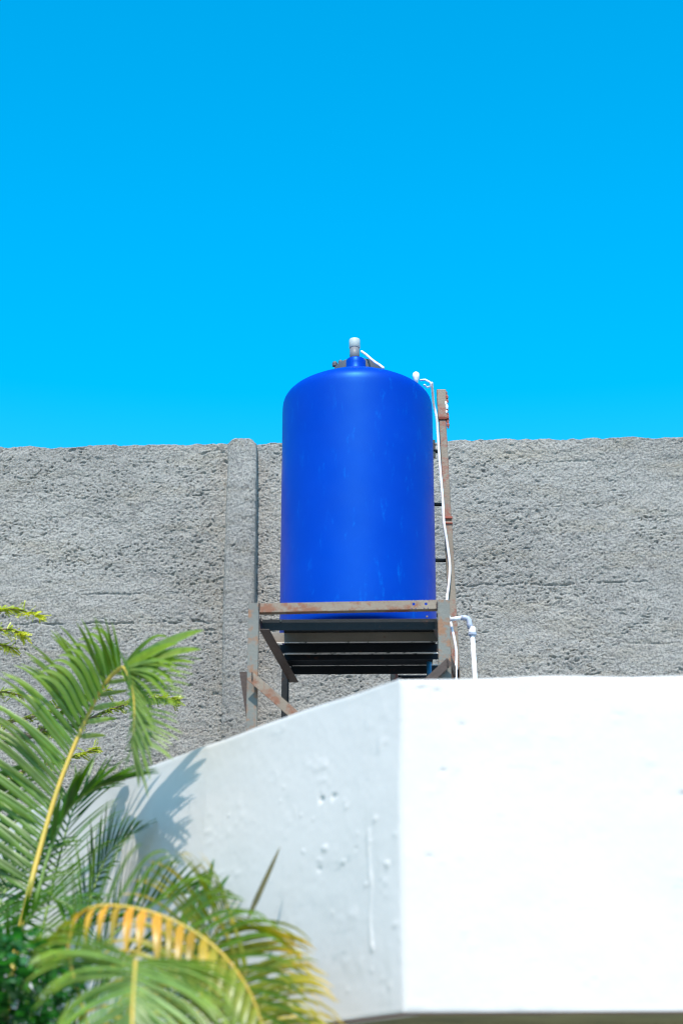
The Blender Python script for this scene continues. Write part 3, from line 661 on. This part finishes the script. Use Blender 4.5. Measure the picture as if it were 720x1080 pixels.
# ------------------------------------------------------------------ shrub and tree
def leaf_cloud(mb, pts, per, spread, size, cols, rnd, flat=.6):
    for p in pts:
        for _ in range(per):
            q = p + Vector((rnd.gauss(0, spread), rnd.gauss(0, spread), rnd.gauss(0, spread * flat)))
            d = Vector((rnd.gauss(0, 1), rnd.gauss(0, 1), rnd.gauss(0, .6))).normalized(); nn = Vector((rnd.gauss(0, .5), rnd.gauss(0, .5), 1)); nn = (nn - d * nn.dot(d)).normalized(); s = d.cross(nn)
            l_ = size * rnd.uniform(.7, 1.3); w = l_ * .34; c = mixt(cols[0], cols[1], rnd.random())
            mb.add([q, q + d * l_ * .45 + s * w, q + d * l_, q + d * l_ * .45 - s * w], [(0, 1, 2, 3)], c)
rnd = random.Random(5)
shrub = thing('shrub', (at(25, 1070, 7.6).x, 7.6, 0), 'dense dark green small leaved shrub in the bottom left corner under the palms', 'shrub')
mb = MB(); cents = []
for _ in range(230):
    px = rnd.uniform(-60, 75); py = rnd.uniform(985, 1160) + max(0, px - 30) * .6; cents.append(at(px, py, 7.6 + rnd.uniform(-.12, .2)))
for _ in range(120):
    cents.append(Vector((shrub.location.x + rnd.gauss(0, .25), 7.65 + rnd.gauss(0, .2), rnd.uniform(.9, 2.2))))
leaf_cloud(mb, cents, 14, .035, .05, ((.015, .09, .02), (.06, .24, .04)), rnd); mb.build('foliage', M_small_leaf, shrub, tint=True)
for k in range(4):
    mb = MB(); b = shrub.location + Vector((rnd.uniform(-.1, .1), rnd.uniform(-.1, .1), 0)); tips = b + Vector((rnd.uniform(-.25, .25), rnd.uniform(-.1, .2), 2.4))
    mb.tube([b, b.lerp(tips, .5) + Vector((.03, 0, 0)), tips], [.018, .012, .006], 8); mb.build('stem', M_bark, shrub)

TY = 11.6
tree = thing('feathery_tree', (-3.9, 11.2, 0), 'yellow green feathery tree reaching in from the left edge near the grey wall', 'tree')
mb = MB(); base = Vector((-3.9, 11.2, 0)); top = Vector((-3.6, 11.4, 5.4)); mb.tube(smooth_curve([base, Vector((-3.95, 11.25, 2)), Vector((-3.75, 11.3, 3.8)), top], 6), [.11 - .003 * k for k in range(19)], 12); mb.build('trunk', M_bark, tree, smooth=True)
YG = ((.30, .40, .03), (.62, .62, .06)); YG2 = ((.10, .20, .015), (.42, .46, .05))
branches = [([(-60, 655), (-20, 650), (10, 642), (42, 650)], TY, YG, 1.0), ([(-50, 670), (-20, 668), (8, 664), (24, 670)], TY, YG, .8), ([(-60, 690), (-30, 684), (0, 680), (14, 684)], TY + .1, YG, .7),
            ([(-80, 800), (-20, 790), (40, 775), (85, 762), (125, 745), (160, 736), (186, 738)], TY + .1, YG2, 1.0), ([(-70, 770), (-20, 765), (30, 757), (70, 742), (104, 726)], TY, YG2, 1.0),
            ([(-70, 830), (-20, 826), (30, 812), (70, 800), (100, 790)], TY + .1, YG2, .9), ([(40, 775), (64, 752), (84, 740), (112, 728)], TY + .05, YG2, .8), ([(-60, 740), (-30, 738), (0, 730), (30, 735)], TY + .1, YG2, .8)]
fo = MB()
for k, (pl, Y, cols, dens) in enumerate(branches):
    pts = smooth_curve([at(px, py, Y) for px, py in pl], 7)
    root = top.lerp(base, .12 + .05 * (k % 4))
    mb = MB(); allp = smooth_curve([root, root.lerp(pts[0], .5) + Vector((0, 0, .1)), pts[0]], 5)[:-1] + pts
    mb.tube(allp, [.022 - .019 * i / len(allp) for i in range(len(allp))], 7); mb.build('limb', M_bark, tree, smooth=True)
    for i, p in enumerate(pts):     # feathery side twigs with paired small leaflets
        T = (pts[min(i + 1, len(pts) - 1)] - pts[max(i - 1, 0)]).normalized()
        for _ in range(int(5 * dens) + (1 if rnd.random() < .5 else 0)):
            d = (T * rnd.uniform(.3, 1) + Vector((rnd.gauss(0, .6), rnd.gauss(0, .6), rnd.gauss(0, .45)))).normalized(); ln = rnd.uniform(.03, .085)
            n_ = Vector((rnd.gauss(0, .4), rnd.gauss(0, .6) - .4, 1)).normalized(); s = d.cross(n_).normalized()
            for j in range(7):
                q = p + d * ln * (j + .5) / 7 + Vector((0, 0, -.012)) * (j / 7)
                for sg in (1, -1):
                    l_ = .020 * (1.1 - .5 * abs(j / 7 - .4)); dd = (s * sg + d * .5 + Vector((0, 0, rnd.uniform(-.2, .2)))).normalized(); w = dd.cross(n_) * l_ * .30
                    c = mixt(cols[0], cols[1], min(1, rnd.random() * .8 + (.35 if i > len(pts) - 6 else 0)))
                    fo.add([q, q + dd * l_ * .5 + w, q + dd * l_, q + dd * l_ * .5 - w], [(0, 1, 2, 3)], c)
cr_ = []
for _ in range(260): cr_.append(Vector((-4.0 + rnd.gauss(0, .38), 11.3 + rnd.gauss(0, .4), 5.0 + rnd.gauss(0, .5))))
cr_ = [p for p in cr_ if p.x < -3.05 - max(0, p.z - 5.2) * .2]
leaf_cloud(fo, cr_, 26, .07, .03, YG2, rnd); fo.build('crown', M_small_leaf, tree, tint=True)

# ------------------------------------------------------------------ light
SUN_EL, SUN_AZ = R(54), R(-176.5)      # azimuth from +Y towards +X
sv = Vector((math.sin(SUN_AZ) * math.cos(SUN_EL), math.cos(SUN_AZ) * math.cos(SUN_EL), math.sin(SUN_EL)))
sd_ = bpy.data.lights.new('sun', 'SUN'); sun = bpy.data.objects.new('sun', sd_); COL.objects.link(sun)
sd_.energy = 2.95; sd_.angle = R(.53); sd_.color = (1, .93, .83); sun.rotation_euler = (-sv).to_track_quat('-Z', 'Y').to_euler(); sun.location = (0, -5, 20)
w = bpy.data.worlds.new('World'); scene.world = w; w.use_nodes = True; nt = w.node_tree
sky = nt.nodes.new('ShaderNodeTexSky'); sky.sky_type = 'NISHITA'; sky.sun_disc = False; sky.sun_elevation = SUN_EL; sky.sun_rotation = SUN_AZ
sky.air_density = 1.0; sky.dust_density = .55; sky.ozone_density = 1.5
hs = nt.nodes.new('ShaderNodeHueSaturation'); hs.inputs['Saturation'].default_value = 1.55; hs.inputs['Hue'].default_value = .478; hs.inputs['Value'].default_value = 1.08
bg = nt.nodes['Background']; bg.inputs['Strength'].default_value = .15
nt.links.new(sky.outputs[0], hs.inputs['Color']); nt.links.new(hs.outputs[0], bg.inputs['Color'])

vs_ = scene.view_settings; vs_.view_transform = 'Standard'; vs_.look = 'None'; vs_.gamma = 1; vs_.exposure = 1.0; vs_.use_curve_mapping = False
scene.render.film_transparent = False; scene.cycles.pixel_filter_type = 'BLACKMAN_HARRIS'; scene.cycles.filter_width = 1.05
try:
    scene.cycles.use_denoising = True; scene.cycles.max_bounces = 8; scene.cycles.transparent_max_bounces = 8
except Exception: pass
